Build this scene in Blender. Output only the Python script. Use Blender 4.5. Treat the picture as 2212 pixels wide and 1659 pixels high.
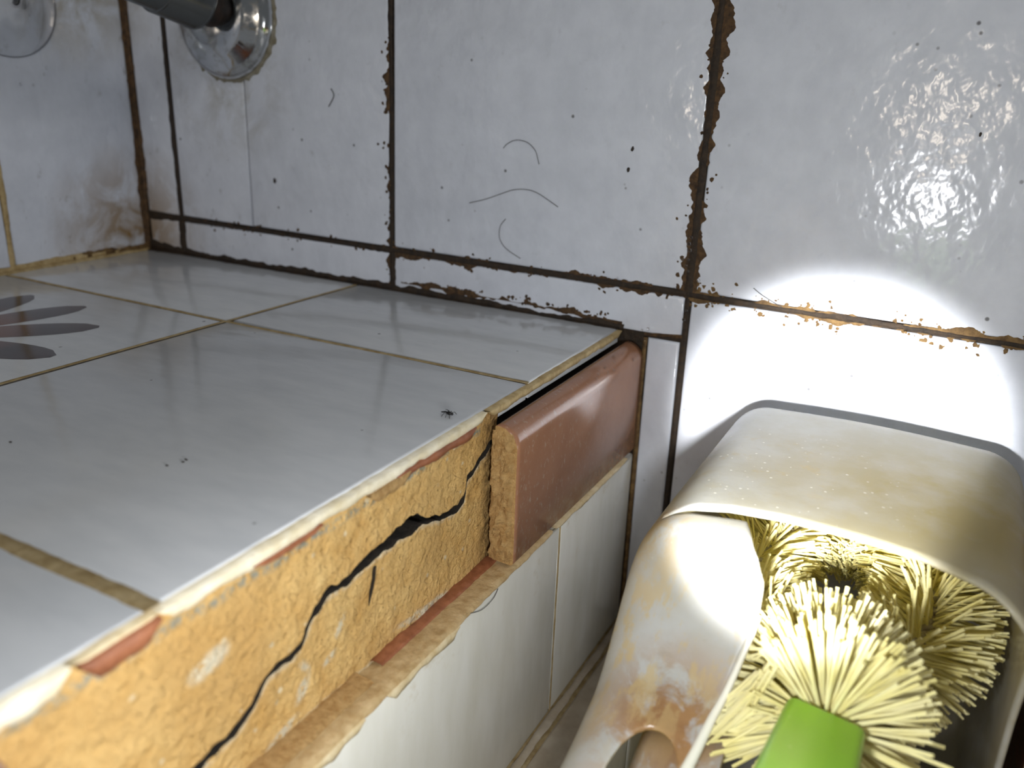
import bpy, bmesh, math, random
from mathutils import Vector, Matrix, noise

# ------------------------------------------------------------------ reset
for o in list(bpy.data.objects):
    bpy.data.objects.remove(o, do_unlink=True)
scene = bpy.context.scene
COL = scene.collection
random.seed(7)

# ------------------------------------------------------------------ camera
# room axes: X along the back wall, Y into the back wall (y = 0 tile face), Z up (z = 0 ledge top)
RX = Vector((0.87786982, 0.47774784, 0.03319008))
RD = Vector((0.18751008, -0.27912645, -0.94176876))
RF = Vector((-0.44066376, 0.83297385, -0.33461922))
CAM = Vector((0.24525665, -0.33333529, 0.09771342))
cd = bpy.data.cameras.new('camera')
cam = bpy.data.objects.new('camera', cd); COL.objects.link(cam)
m = Matrix.Identity(4)
for i in range(3):
    m[i][0] = RX[i]; m[i][1] = -RD[i]; m[i][2] = -RF[i]; m[i][3] = CAM[i]
cam.matrix_world = m
cd.sensor_width = 36.0
cd.lens = 1811.72 / 2212 * 36.0
cd.clip_start = 0.005; cd.clip_end = 20
cd.dof.use_dof = True
cd.dof.focus_distance = 0.29
cd.dof.aperture_fstop = 11.0
scene.camera = cam

# ------------------------------------------------------------------ world and lights
w = bpy.data.worlds.new('room_ambient'); scene.world = w; w.use_nodes = True
bg = w.node_tree.nodes['Background']
bg.inputs[0].default_value = (0.92, 0.97, 1.0, 1); bg.inputs[1].default_value = 0.105

TORCH = Vector((0.226, -0.265, 0.019))
def spot(name, loc, aim, power, size, blend, radius, color):
    l = bpy.data.lights.new(name, 'SPOT'); l.energy = power; l.spot_size = math.radians(size)
    l.spot_blend = blend; l.shadow_soft_size = radius; l.color = color
    o = bpy.data.objects.new(name, l); COL.objects.link(o)
    o.location = loc; o.rotation_euler = (Vector(aim) - Vector(loc)).to_track_quat('-Z', 'Y').to_euler()
    return o
spot('torch_core', TORCH, (0.214, 0, -0.026), 9.0, 28, 0.4, 0.007, (1.0, 0.995, 0.975))
tl = bpy.data.lights.new('torch_spill', 'POINT'); tl.energy = 0.79; tl.shadow_soft_size = 0.007; tl.color = (0.96, 0.98, 1.0)
to = bpy.data.objects.new('torch_spill', tl); COL.objects.link(to); to.location = TORCH
# the warm bathroom lamp behind the photographer
la = bpy.data.lights.new('room_lamp', 'AREA'); la.shape = 'DISK'; la.size = 0.11; la.energy = 1.2
la.color = (1.0, 0.86, 0.70)
lo = bpy.data.objects.new('room_lamp', la); COL.objects.link(lo)
lo.location = (0.20, -1.55, 0.088)
lo.rotation_euler = (Vector((0.2, 0, 0.09)) - Vector(lo.location)).to_track_quat('-Z', 'Y').to_euler()

# unseen fill light added far off to the right to brighten right-facing surfaces
lb = bpy.data.lights.new('side_fill', 'AREA'); lb.shape = 'DISK'; lb.size = 0.6; lb.energy = 3.6; lb.color = (1.0, 0.97, 0.92)
lbo = bpy.data.objects.new('side_fill', lb); COL.objects.link(lbo); lbo.location = (1.1, -0.9, 1.1)
lbo.rotation_euler = (Vector((0.1, -0.15, 0)) - Vector(lbo.location)).to_track_quat('-Z', 'Y').to_euler()

vs = scene.view_settings
vs.view_transform = 'Standard'; vs.look = 'None'; vs.gamma = 1.0; vs.use_curve_mapping = False
vs.exposure = 0.0

# ------------------------------------------------------------------ helpers
def s2l(c):
    return tuple((v / 12.92 if v <= .04045 else ((v + .055) / 1.055) ** 2.4) for v in c)
def rgb(r, g, b): return s2l((r / 255, g / 255, b / 255)) + (1.0,)

def tag(o, label=None, cat=None, group=None, kind=None):
    if label: o['label'] = label
    if cat: o['category'] = cat
    if group: o['group'] = group
    if kind: o['kind'] = kind
    return o

def mesh_obj(name, verts, faces, mat, parent=None, smooth=False, midx=None):
    me = bpy.data.meshes.new(name)
    me.from_pydata([tuple(v) for v in verts], [], faces)
    if isinstance(mat, (list, tuple)):
        for mm in mat: me.materials.append(mm)
    elif mat: me.materials.append(mat)
    if midx: me.polygons.foreach_set('material_index', midx)
    if smooth: me.polygons.foreach_set('use_smooth', [True] * len(me.polygons))
    me.update()
    o = bpy.data.objects.new(name, me); COL.objects.link(o)
    if parent: o.parent = parent
    return o

def empty(name, loc=(0, 0, 0)):
    o = bpy.data.objects.new(name, None); COL.objects.link(o); o.location = loc
    o.empty_display_size = 0.01
    return o
def child(o, parent):
    """parent o (built in room coordinates) under an empty without moving it"""
    o.parent = parent
    o.matrix_parent_inverse = Matrix.Translation(-Vector(parent.location))
    return o

def fbm(x, y, z, oct=4):
    return noise.fractal(Vector((x, y, z)), 1.0, 2.0, oct)

class Mat:
    def __init__(self, name):
        self.m = bpy.data.materials.new(name); self.m.use_nodes = True
        self.nt = self.m.node_tree; self.n = self.nt.nodes; self.l = self.nt.links
        self.b = self.n['Principled BSDF']
        self.tc = self.n.new('ShaderNodeTexCoord')
    def N(self, t, **kw):
        nd = self.n.new(t)
        for k, v in kw.items():
            if k.startswith('i_'):
                key = k[2:]
                nd.inputs[int(key) if key.isdigit() else key.replace('_', ' ')].default_value = v
            else: setattr(nd, k, v)
        return nd
    def link(self, a, b): self.l.new(a, b)
    def coord(self, scale=(1, 1, 1), rot=(0, 0, 0), loc=(0, 0, 0)):
        mp = self.N('ShaderNodeMapping'); mp.inputs['Scale'].default_value = scale
        mp.inputs['Rotation'].default_value = rot; mp.inputs['Location'].default_value = loc
        self.link(self.tc.outputs['Object'], mp.inputs['Vector']); return mp.outputs[0]
    def noise(self, scale, detail=4, rough=.5, vec=None, dist=0):
        nd = self.N('ShaderNodeTexNoise'); nd.inputs['Scale'].default_value = scale
        nd.inputs['Detail'].default_value = detail; nd.inputs['Roughness'].default_value = rough
        nd.inputs['Distortion'].default_value = dist
        self.link(vec or self.tc.outputs['Object'], nd.inputs['Vector']); return nd.outputs['Fac']
    def voro(self, scale, vec=None, rand=1.0, feature='F1'):
        nd = self.N('ShaderNodeTexVoronoi', feature=feature); nd.inputs['Scale'].default_value = scale
        nd.inputs['Randomness'].default_value = rand
        self.link(vec or self.tc.outputs['Object'], nd.inputs['Vector']); return nd
    def ramp(self, fac, stops):
        r = self.N('ShaderNodeValToRGB'); e = r.color_ramp.elements
        while len(e) < len(stops): e.new(.5)
        for el, (p, c) in zip(e, stops):
            el.position = p; el.color = c if len(c) == 4 else tuple(c) + (1,)
        self.link(fac, r.inputs[0]); return r.outputs[0]
    def step(self, fac, a, b):
        r = self.N('ShaderNodeMapRange', clamp=True)
        r.inputs['From Min'].default_value = a; r.inputs['From Max'].default_value = b
        self.link(fac, r.inputs['Value']); return r.outputs[0]
    def math(self, op, a, b=None):
        nd = self.N('ShaderNodeMath', operation=op)
        for i, v in enumerate((a, b)):
            if v is None: continue
            if isinstance(v, (int, float)): nd.inputs[i].default_value = v
            else: self.link(v, nd.inputs[i])
        return nd.outputs[0]
    def mix(self, fac, a, b):
        nd = self.N('ShaderNodeMix', data_type='RGBA')
        for key, v in ((0, fac), (6, a), (7, b)):
            if isinstance(v, (int, float, tuple)): nd.inputs[key].default_value = v
            else: self.link(v, nd.inputs[key])
        return nd.outputs[2]
    def bump(self, h, strength=.3, dist=.001, prev=None):
        nd = self.N('ShaderNodeBump'); nd.inputs['Strength'].default_value = strength
        nd.inputs['Distance'].default_value = dist; self.link(h, nd.inputs['Height'])
        if prev: self.link(prev, nd.inputs['Normal'])
        return nd.outputs[0]
    def xyz(self):
        s = self.N('ShaderNodeSeparateXYZ'); self.link(self.tc.outputs['Object'], s.inputs[0]); return s.outputs
    def blob(self, x, y, z, r0, r1):
        """1 inside a ball round a point (metres), 0 outside"""
        vm = self.N('ShaderNodeVectorMath', operation='DISTANCE'); vm.inputs[1].default_value = (x, y, z)
        self.link(self.tc.outputs['Object'], vm.inputs[0])
        return self.step(vm.outputs['Value'], r1, r0)
    def out(self, color=None, rough=None, normal=None, **kw):
        if color is not None:
            if isinstance(color, tuple): self.b.inputs['Base Color'].default_value = color
            else: self.link(color, self.b.inputs['Base Color'])
        if rough is not None:
            if isinstance(rough, (int, float)): self.b.inputs['Roughness'].default_value = rough
            else: self.link(rough, self.b.inputs['Roughness'])
        if normal is not None: self.link(normal, self.b.inputs['Normal'])
        for k, v in kw.items(): self.b.inputs[k.replace('_', ' ')].default_value = v
        return self.m

# ------------------------------------------------------------------ materials
def mat_wall_tile():
    M = Mat('glazed_wall_tile')
    n1 = M.noise(60, 5, .6); n2 = M.noise(14, 3, .5)
    col = M.mix(M.step(n1, .35, .75), rgb(222, 227, 238), rgb(208, 213, 224))
    # greyish scuffs
    sc = M.step(M.noise(170, 4, .6, M.coord((1, 1, .8))), .60, .72)
    sc2 = M.math('MULTIPLY', sc, M.step(M.noise(22, 2), .48, .62))
    X = M.xyz()
    dirtyleft = M.step(X[0], .10, -.16)
    col = M.mix(M.math('MULTIPLY', sc2, M.math('ADD', .12, M.math('MULTIPLY', dirtyleft, .35))), col, rgb(120, 116, 104))
    # lime and rust film round the corner and the pipe rose
    cn = M.noise(45, 6, .65, None, .6)
    st = M.math('MULTIPLY', M.blob(-.177, -.012, .010, .0, .055), M.step(cn, .36, .56))
    st2 = M.math('MULTIPLY', M.blob(-.177, -.03, .145, .005, .05), M.step(cn, .40, .56))
    st3 = M.math('MULTIPLY', M.blob(-.105, 0, .10, .02, .05), M.step(cn, .42, .68))
    col = M.mix(M.math('MULTIPLY', st, 1.0), col, rgb(140, 108, 48))
    col = M.mix(M.math('MULTIPLY', st2, .75), col, rgb(140, 122, 70))
    col = M.mix(M.math('MULTIPLY', st3, .55), col, rgb(140, 132, 104))
    # fly-specks: small dark dots, denser in patches
    v = M.voro(150); dots = M.step(M.math('ADD', v.outputs['Distance'], M.math('MULTIPLY', n1, .12)), .18, .10)
    rnd = M.N('ShaderNodeSeparateColor'); M.link(v.outputs['Color'], rnd.inputs[0])
    dots = M.math('MULTIPLY', dots, M.step(rnd.outputs[0], .66, .80))
    dots = M.math('MULTIPLY', dots, M.step(n2, .40, .60))
    col = M.mix(M.math('MULTIPLY', dots, .6), col, rgb(66, 60, 56))
    v2 = M.voro(75); d2 = M.step(v2.outputs['Distance'], .07, .035)
    r2 = M.N('ShaderNodeSeparateColor'); M.link(v2.outputs['Color'], r2.inputs[0])
    d2 = M.math('MULTIPLY', d2, M.step(r2.outputs[1], .93, .96))
    col = M.mix(M.math('MULTIPLY', d2, .75), col, rgb(50, 42, 36))
    # orange-peel glaze
    pb = M.noise(190, 2, .45, M.coord((1.0, 1.0, .75), (0, .5, 0)))
    pb2 = M.noise(90, 2, .5)
    bmp = M.bump(pb, .55, .0008); bmp = M.bump(pb2, .32, .0012, bmp)
    return M.out(col, .16, bmp, Specular_IOR_Level=.5)

def mat_ledge_tile():
    M = Mat('glazed_ledge_tile')
    n1 = M.noise(40, 4, .6, M.coord((1, 3.0, 1), (0, 0, .7)))
    col = M.mix(M.step(n1, .35, .75), rgb(226, 228, 230), rgb(214, 217, 220))
    sm = M.math('MULTIPLY', M.step(M.noise(130, 5, .7, M.coord((.5, 2.2, 1), (0, 0, .3))), .62, .74), M.blob(.03, -.04, 0, .02, .10))
    col = M.mix(M.math('MULTIPLY', sm, .55), col, rgb(150, 142, 120))
    v = M.voro(70); dots = M.step(v.outputs['Distance'], .06, .03)
    rnd = M.N('ShaderNodeSeparateColor'); M.link(v.outputs['Color'], rnd.inputs[0])
    dots = M.math('MULTIPLY', dots, M.step(rnd.outputs[0], .88, .9))
    col = M.mix(dots, col, rgb(50, 46, 42))
    wv = M.noise(55, 2, .5, M.coord((.6, 1.6, 1), (0, 0, .55)))
    bmp = M.bump(wv, .16, .0012)
    return M.out(col, .13, bmp, Specular_IOR_Level=.5)

def mat_front_tile():
    M = Mat('glazed_riser_tile')
    n = M.noise(60, 5, .6, M.coord((1, 1, .3)))
    col = M.mix(M.step(n, .35, .72), rgb(238, 237, 230), rgb(224, 222, 210))
    cn = M.noise(80, 6, .7)
    z = M.xyz()[2]
    st = M.math('MULTIPLY', M.step(z, -.085, -.056), M.step(cn, .56, .68))
    col = M.mix(M.math('MULTIPLY', st, .45), col, rgb(190, 168, 120))
    bmp = M.bump(M.noise(70, 2, .5, M.coord((1, 1, .35))), .25, .001)
    return M.out(col, .17, bmp)

def mat_simple_noise(name, c1, c2, scale, rough=.8, bs=.5, bd=.001, detail=6, lo=.35, hi=.65, **kw):
    M = Mat(name); n = M.noise(scale, detail, .65)
    return M.out(M.mix(M.step(n, lo, hi), c1, c2), rough, M.bump(M.noise(scale * 1.7, detail, .7), bs, bd), **kw)

def mat_mortar():
    M = Mat('ochre_mortar')
    n1 = M.noise(120, 6, .65); n2 = M.noise(30, 4, .6)
    col = M.mix(M.step(n1, .3, .7), rgb(212, 166, 96), rgb(238, 200, 132))
    col = M.mix(M.math('MULTIPLY', M.step(n2, .5, .7), .6), col, rgb(182, 136, 74))
    at = M.N('ShaderNodeVertexColor', layer_name='marks')
    sp = M.N('ShaderNodeSeparateColor'); M.link(at.outputs[0], sp.inputs[0])
    gr = M.noise(420, 4, .7)
    wh = M.math('MULTIPLY', sp.outputs[0], M.step(gr, .38, .50))
    col = M.mix(wh, col, rgb(226, 214, 186))
    gy = M.math('MULTIPLY', sp.outputs[1], M.step(gr, .44, .54))
    col = M.mix(gy, col, rgb(140, 148, 140))
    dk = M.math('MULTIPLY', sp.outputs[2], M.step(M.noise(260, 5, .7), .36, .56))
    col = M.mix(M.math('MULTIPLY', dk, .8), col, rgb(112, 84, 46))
    v = M.voro(190); d = M.step(M.math('ADD', v.outputs['Distance'], M.math('MULTIPLY', gr, .25)), .30, .22)
    rnd = M.N('ShaderNodeSeparateColor'); M.link(v.outputs['Color'], rnd.inputs[0])
    d = M.math('MULTIPLY', d, M.step(rnd.outputs[0], .90, .93))
    col = M.mix(M.math('MULTIPLY', d, .7), col, rgb(238, 224, 190))
    gv = M.voro(520, None, 1.0, 'SMOOTH_F1'); b = M.bump(M.noise(900, 4, .7), 1.0, .0012); b = M.bump(gv.outputs['Distance'], .8, .0010, b); b = M.bump(M.noise(240, 5, .65), .9, .0018, b)
    return M.out(col, .62, b, Specular_IOR_Level=.35)

def mat_brown_glaze():
    M = Mat('brown_border_glaze')
    n = M.noise(40, 4, .6)
    col = M.mix(M.step(n, .35, .7), rgb(164, 118, 90), rgb(150, 105, 78))
    # limescale film, denser low down and towards the broken end
    X = M.xyz()
    fl = M.math('MULTIPLY', M.step(M.noise(520, 5, .75, M.coord((1, 1, .6))), .56, .68), M.step(X[1], -.02, -.11))
    col = M.mix(M.math('MULTIPLY', fl, .55), col, rgb(196, 178, 160))
    low = M.math('MULTIPLY', M.step(X[2], -.042, -.054), M.step(M.noise(160, 5, .7), .46, .62))
    col = M.mix(M.math('MULTIPLY', low, .5), col, rgb(190, 168, 146))
    return M.out(col, .17, M.bump(M.noise(60, 2), .08, .001), Specular_IOR_Level=.6)

def mat_jug():
    M = Mat('translucent_white_plastic')
    n = M.noise(70, 5, .65)
    col = M.mix(M.step(n, .4, .7), rgb(208, 212, 216), rgb(198, 200, 198))
    cn = M.noise(85, 7, .72, None, .5)
    yl = M.math('MULTIPLY', M.blob(.258, -.072, -.018, .020, .085), M.step(M.noise(35, 5, .6), .05, .55))  # yellow light coming through hood and bristles, put into the base colour
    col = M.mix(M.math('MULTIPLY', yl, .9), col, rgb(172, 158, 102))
    # ochre scale round the handle hole, on the shoulder and on the crease
    st = M.math('MULTIPLY', M.blob(.203, -.162, -.055, .008, .027), M.step(cn, .40, .50))
    col = M.mix(M.math('MULTIPLY', st, .9), col, rgb(178, 132, 78))
    st0 = M.math('MULTIPLY', M.blob(.200, -.160, -.056, .002, .014), M.step(M.noise(140, 6, .7), .40, .58))
    col = M.mix(M.math('MULTIPLY', st0, .8), col, rgb(150, 110, 80))
    st2 = M.math('MULTIPLY', M.blob(.183, -.126, -.017, .003, .018), M.step(cn, .42, .52))
    col = M.mix(M.math('MULTIPLY', st2, .75), col, rgb(206, 178, 120))
    st3 = M.math('MULTIPLY', M.blob(.192, -.145, -.045, .01, .035), M.step(M.noise(75, 7, .72, M.coord((1.6, .7, .7))), .50, .56))
    col = M.mix(M.math('MULTIPLY', st3, .7), col, rgb(216, 194, 142))
    st4 = M.math('MULTIPLY', M.blob(.205, -.07, -.016, .0, .04), M.step(M.noise(120, 6, .7), .55, .68))
    col = M.mix(M.math('MULTIPLY', st4, .8), col, rgb(196, 176, 122))
    sc = M.step(M.noise(240, 6, .75, M.coord((.35, 1, 1))), .60, .72)
    col = M.mix(M.math('MULTIPLY', sc, .3), col, rgb(150, 140, 112))
    v = M.voro(480); d = M.step(M.math('ADD', v.outputs['Distance'], M.math('MULTIPLY', M.noise(300, 3), .4)), .42, .34)
    rnd = M.N('ShaderNodeSeparateColor'); M.link(v.outputs['Color'], rnd.inputs[0])
    d = M.math('MULTIPLY', M.math('MULTIPLY', d, M.step(rnd.outputs[0], .74, .80)), M.blob(.200, -.085, -.016, .025, .055))
    col = M.mix(d, col, rgb(250, 250, 246))
    bmp = M.bump(M.noise(300, 4, .6), .12, .0006)
    M.out(col, .24, bmp)
    tr = M.N('ShaderNodeBsdfTranslucent'); M.link(M.mix(.6, col, rgb(240, 226, 170)), tr.inputs[0]); M.link(bmp, tr.inputs['Normal'])
    mx = M.N('ShaderNodeMixShader'); mx.inputs[0].default_value = .48
    M.link(M.b.outputs[0], mx.inputs[1]); M.link(tr.outputs[0], mx.inputs[2])
    M.link(mx.outputs[0], M.n['Material Output'].inputs[0])
    return M.m

def mat_bristle():
    M = Mat('straw_yellow_bristle')
    n = M.noise(90, 2)
    M.out(M.mix(M.step(n, .35, .65), rgb(248, 242, 190), rgb(240, 230, 156)), .42)
    tr = M.N('ShaderNodeBsdfTranslucent'); tr.inputs[0].default_value = rgb(240, 228, 140)
    mx = M.N('ShaderNodeMixShader'); mx.inputs[0].default_value = .20
    M.link(M.b.outputs[0], mx.inputs[1]); M.link(tr.outputs[0], mx.inputs[2])
    M.link(mx.outputs[0], M.n['Material Output'].inputs[0])
    return M.m

def mat_petal():
    M = Mat('painted_petal_brown')
    n = M.noise(120, 5, .7, M.coord((1, 1, 1)))
    dk = M.mix(M.step(n, .35, .7), rgb(46, 30, 27), rgb(74, 52, 46))
    near = M.blob(-.105, -.175, 0, .025, .05)
    col = M.mix(M.math('MULTIPLY', near, .9), dk, rgb(160, 92, 44))
    fl = M.step(M.noise(260, 5, .75), .64, .72)
    col = M.mix(M.math('MULTIPLY', fl, .6), col, rgb(190, 182, 176))
    return M.out(col, .16)

MT = dict(
    wall=mat_wall_tile(), ledge=mat_ledge_tile(), front=mat_front_tile(), mortar=mat_mortar(),
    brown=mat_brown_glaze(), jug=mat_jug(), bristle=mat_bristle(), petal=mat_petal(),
    bisque=mat_simple_noise('ochre_bisque', rgb(196, 150, 88), rgb(226, 186, 124), 420, .85, 1.0, .0022),
    dirtgrout=mat_simple_noise('black_brown_joint', rgb(32, 23, 14), rgb(58, 42, 24), 300, .55, .9, .0008),
    grime=mat_simple_noise('brown_grime', rgb(52, 36, 20), rgb(104, 76, 44), 420, .6, 1.0, .0008),
    yellowgrime=mat_simple_noise('ochre_grime', rgb(80, 58, 30), rgb(132, 104, 62), 260, .7, .8, .0008),
    tangrout=mat_simple_noise('tan_grout', rgb(160, 135, 88), rgb(198, 176, 132), 200, .8, .6, .0006),
    greygrout=mat_simple_noise('thin_grey_grout', rgb(120, 116, 100), rgb(140, 136, 120), 200, .8, .3, .0004),
    creamgrout=mat_simple_noise('cream_grout', rgb(196, 172, 126), rgb(224, 208, 172), 170, .8, .8, .001),
    whitegrout=mat_simple_noise('white_edge_grout', rgb(212, 198, 164), rgb(232, 224, 202), 120, .7, .7, .0009),
    redbrown=mat_simple_noise('red_brown_remnant', rgb(128, 76, 48), rgb(158, 100, 68), 200, .55, .5, .0006),
    tanfillet=mat_simple_noise('tan_fillet', rgb(172, 142, 94), rgb(204, 178, 134), 200, .85, .8, .001),
    void=mat_simple_noise('crack_dark', rgb(26, 20, 14), rgb(52, 42, 30), 500, .9, 1.0, .0012),  # near-black brown for the crack walls, its backing and the ledge core
    floor=mat_simple_noise('beige_floor_tile', rgb(176, 160, 136), rgb(204, 192, 172), 70, .35, .3, .0008),
    green=None, chrome=None, dark=None,
)
def plain(name, c, rough=.5, metal=0.0, **kw):
    M = Mat(name); return M.out(c, rough, None, Metallic=metal, **kw)
def mat_green():
    M = Mat('lime_green_plastic'); n = M.noise(40, 3); v = M.voro(420); d = M.step(v.outputs['Distance'], .2, .1)
    col = M.mix(M.step(n, .4, .65), rgb(126, 182, 26), rgb(116, 172, 24))
    rnd = M.N('ShaderNodeSeparateColor'); M.link(v.outputs['Color'], rnd.inputs[0])
    d = M.math('MULTIPLY', d, M.step(rnd.outputs[0], .85, .9))
    return M.out(M.mix(M.math('MULTIPLY', d, .35), col, rgb(190, 206, 140)), .38, M.bump(M.noise(300, 3), .05, .0005))
MT['green'] = mat_green()
def mat_chrome():
    M = Mat('water_spotted_chrome'); n = M.noise(160, 5, .65)
    col = M.mix(M.step(n, .5, .72), rgb(206, 208, 210), rgb(150, 148, 140))
    return M.out(col, M.math('ADD', .06, M.math('MULTIPLY', M.step(n, .4, .75), .22)), None, Metallic=1.0)
MT['chrome'] = mat_chrome()
MT['gunmetal'] = plain('dull_grey_metal', rgb(112, 114, 114), .24, 1.0)
MT['dark'] = mat_simple_noise('rust_black_stub', rgb(22, 14, 10), rgb(52, 32, 22), 200, .6, .6, .0006)
MT['scale'] = mat_simple_noise('limescale', rgb(120, 112, 92), rgb(150, 146, 132), 240, .8, .8, .0008)
MT['hair'] = plain('dark_hair', rgb(70, 68, 66), .5)
MT['insect'] = plain('black_insect', rgb(20, 18, 18), .4)
MT['crumb'] = plain('dark_crumb', rgb(48, 38, 30), .7)
MT['wire'] = mat_simple_noise('grey_twisted_wire', rgb(120, 110, 96), rgb(176, 168, 152), 300, .4, .3, .0004)
MT['maroon'] = mat_simple_noise('dark_maroon', rgb(52, 14, 10), rgb(96, 28, 20), 160, .35, .4, .001)
MT['stick'] = plain('pale_plastic_rim', rgb(224, 222, 208), .25)
def mat_glass(name, rough, ior, c=(1, 1, 1, 1)):
    M = Mat(name); return M.out(c, rough, None, IOR=ior, Transmission_Weight=1.0)
MT['water'] = mat_glass('water', .0, 1.33)
def mat_clear():
    M = Mat('clear_vinyl'); M.out((1, 1, 1, 1), .08, None)
    t = M.N('ShaderNodeBsdfTransparent'); f = M.N('ShaderNodeFresnel'); f.inputs[0].default_value = 1.3
    g = M.N('ShaderNodeBsdfGlossy'); g.inputs['Roughness'].default_value = .08
    x = M.N('ShaderNodeMixShader'); M.link(f.outputs[0], x.inputs[0]); M.link(t.outputs[0], x.inputs[1]); M.link(g.outputs[0], x.inputs[2])
    M.link(x.outputs[0], M.n['Material Output'].inputs[0]); return M.m
MT['clear'] = mat_clear()

# ------------------------------------------------------------------ geometry helpers on planes
PL = {  # (u, v, h) -> room point, h = height off the surface towards the room
    'back': lambda u, v, h=0: (u, -h, v),
    'left': lambda u, v, h=0: (-.1767 + h, u, v),          # u = y, v = z
    'top': lambda u, v, h=0: (u, v, h),                     # ledge top
    'face': lambda u, v, h=0: (.1325 + h, u, v),            # riser face, u = y, v = z
    'floor': lambda u, v, h=0: (u, v, -.1437 + h),
}
def orient(plane):
    a = Vector(PL[plane](0, 0, 0)); du = Vector(PL[plane](1, 0, 0)) - a; dv = Vector(PL[plane](0, 1, 0)) - a
    dh = Vector(PL[plane](0, 0, 1)) - a
    return du.cross(dv).dot(dh) > 0

def tile(plane, quad, parent, mat, thick=.006, bev=.0009, name='tile'):
    """glazed tile: quad = 4 (u, v) corners anticlockwise, soft bevelled rim"""
    c = [Vector((q[0], q[1])) for q in quad]
    ctr = sum(c, Vector((0, 0))) / 4
    def inset(d):
        out = []
        for i in range(4):
            p = c[i]; a = (c[i - 1] - p).normalized(); b = (c[(i + 1) % 4] - p).normalized()
            s = max(.2, abs(a.x * b.y - a.y * b.x))
            out.append(p + (a + b) * (d / s))
        return out
    P = PL[plane]
    rings = [(c, -thick), (c, -bev * .9), (inset(bev * .4), -bev * .25), (inset(bev * 1.3), 0.0)]
    V = [P(p.x, p.y, h) for ring, h in rings for p in ring]
    F = []
    for r in range(3):
        for i in range(4):
            j = (i + 1) % 4
            F.append([r * 4 + i, r * 4 + j, r * 4 + 4 + j, r * 4 + 4 + i])
    F.append([12, 13, 14, 15]); F.append([3, 2, 1, 0])
    if not orient(plane): F = [f[::-1] for f in F]
    o = mesh_obj(name, V, F, mat, parent)
    me = o.data
    me.polygons.foreach_set('use_smooth', [len(set(f)) > 0 and (i >= 4) and i < 13 for i, f in enumerate(F)])
    return o

def ragged(plane, pts, w, parent, mat, name='grime', amp=1.0, step=.0006, h=.00025, seed=0, freq=140, side=0, drop=.0, base=.5):
    """irregular crust along a polyline: width noisy on both edges (side 0) or on one (+1 / -1)"""
    P = PL[plane]
    pl = [Vector(p) for p in pts]
    L = [0]
    for a, b in zip(pl, pl[1:]): L.append(L[-1] + (b - a).length)
    n = max(4, int(L[-1] / step))
    V = []; F = []
    prev = None
    for i in range(n + 1):
        s = L[-1] * i / n
        k = 0
        while k < len(pl) - 2 and L[k + 1] < s: k += 1
        t = (s - L[k]) / (L[k + 1] - L[k]); p = pl[k].lerp(pl[k + 1], t)
        d = (pl[k + 1] - pl[k]).normalized(); nn = Vector((-d.y, d.x))
        def wid(o):
            a = fbm(s * freq, seed * 3.7 + o, 1.3, 5); b = fbm(s * freq * .16, seed * 1.9 + o, 7.1, 2)
            v = base + amp * (.55 * a + .75 * b)
            if drop and v < drop: v = 0
            return w * max(.02, v)
        wl = wid(0.0) if side >= 0 else w * .08
        wr = wid(31.0) if side <= 0 else w * .08
        hh = h * (.8 + .4 * abs(fbm(s * (300 if h < .001 else 90), seed, 4.4, 2)))
        i0 = len(V)
        V += [P(*(p + nn * wl), 0.00002), P(*(p + nn * wl * .6), hh), P(*(p - nn * wr * .6), hh), P(*(p - nn * wr), 0.00002)]
        if prev is not None:
            for q in range(3):
                f = [prev + q, i0 + q, i0 + q + 1, prev + q + 1]
                F.append(f[::-1] if orient(plane) else f)
        prev = i0
    return mesh_obj(name, V, F, mat, parent, smooth=True)

def flecks(plane, pts, spread, count, parent, mat, seed, size=(.0003, .0012), name='grime_flecks', sides=(-1, 1)):
    rnd = random.Random(seed); P = PL[plane]; V = []; F = []
    pl = [Vector(p) for p in pts]
    for _ in range(count):
        k = rnd.randrange(len(pl) - 1); t = rnd.random(); p = pl[k].lerp(pl[k + 1], t)
        d = (pl[k + 1] - pl[k]).normalized(); nn = Vector((-d.y, d.x))
        if fbm(p.x * 60, p.y * 60, seed, 2) < -.1: continue
        q = p + nn * rnd.choice(sides) * (spread * (.15 + abs(rnd.gauss(0, .5))))
        r = rnd.uniform(*size); a0 = rnd.random() * 6.28; i0 = len(V); k2 = 6
        V.append(P(q.x, q.y, r * .3))
        for j in range(k2):
            a = a0 + 6.283 * j / k2; rr = r * rnd.uniform(.5, 1.15)
            V.append(P(q.x + math.cos(a) * rr, q.y + math.sin(a) * rr, .00002))
        for j in range(k2):
            f = [i0, i0 + 1 + j, i0 + 1 + (j + 1) % k2]
            F.append(f if orient(plane) else f[::-1])
    o = mesh_obj(name, V, F, mat, parent); o['kind'] = 'stuff'; return o

def box(name, x0, x1, y0, y1, z0, z1, mat, parent=None, bev=0.0):
    bm = bmesh.new()
    bmesh.ops.create_cube(bm, size=1)
    for v in bm.verts:
        v.co = Vector((x0 + (v.co.x + .5) * (x1 - x0), y0 + (v.co.y + .5) * (y1 - y0), z0 + (v.co.z + .5) * (z1 - z0)))
    if bev: bmesh.ops.bevel(bm, geom=bm.edges[:], offset=bev, segments=3, affect='EDGES', profile=.6)
    me = bpy.data.meshes.new(name); bm.to_mesh(me); bm.free(); me.materials.append(mat)
    o = bpy.data.objects.new(name, me); COL.objects.link(o)
    if parent: o.parent = parent
    return o

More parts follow.
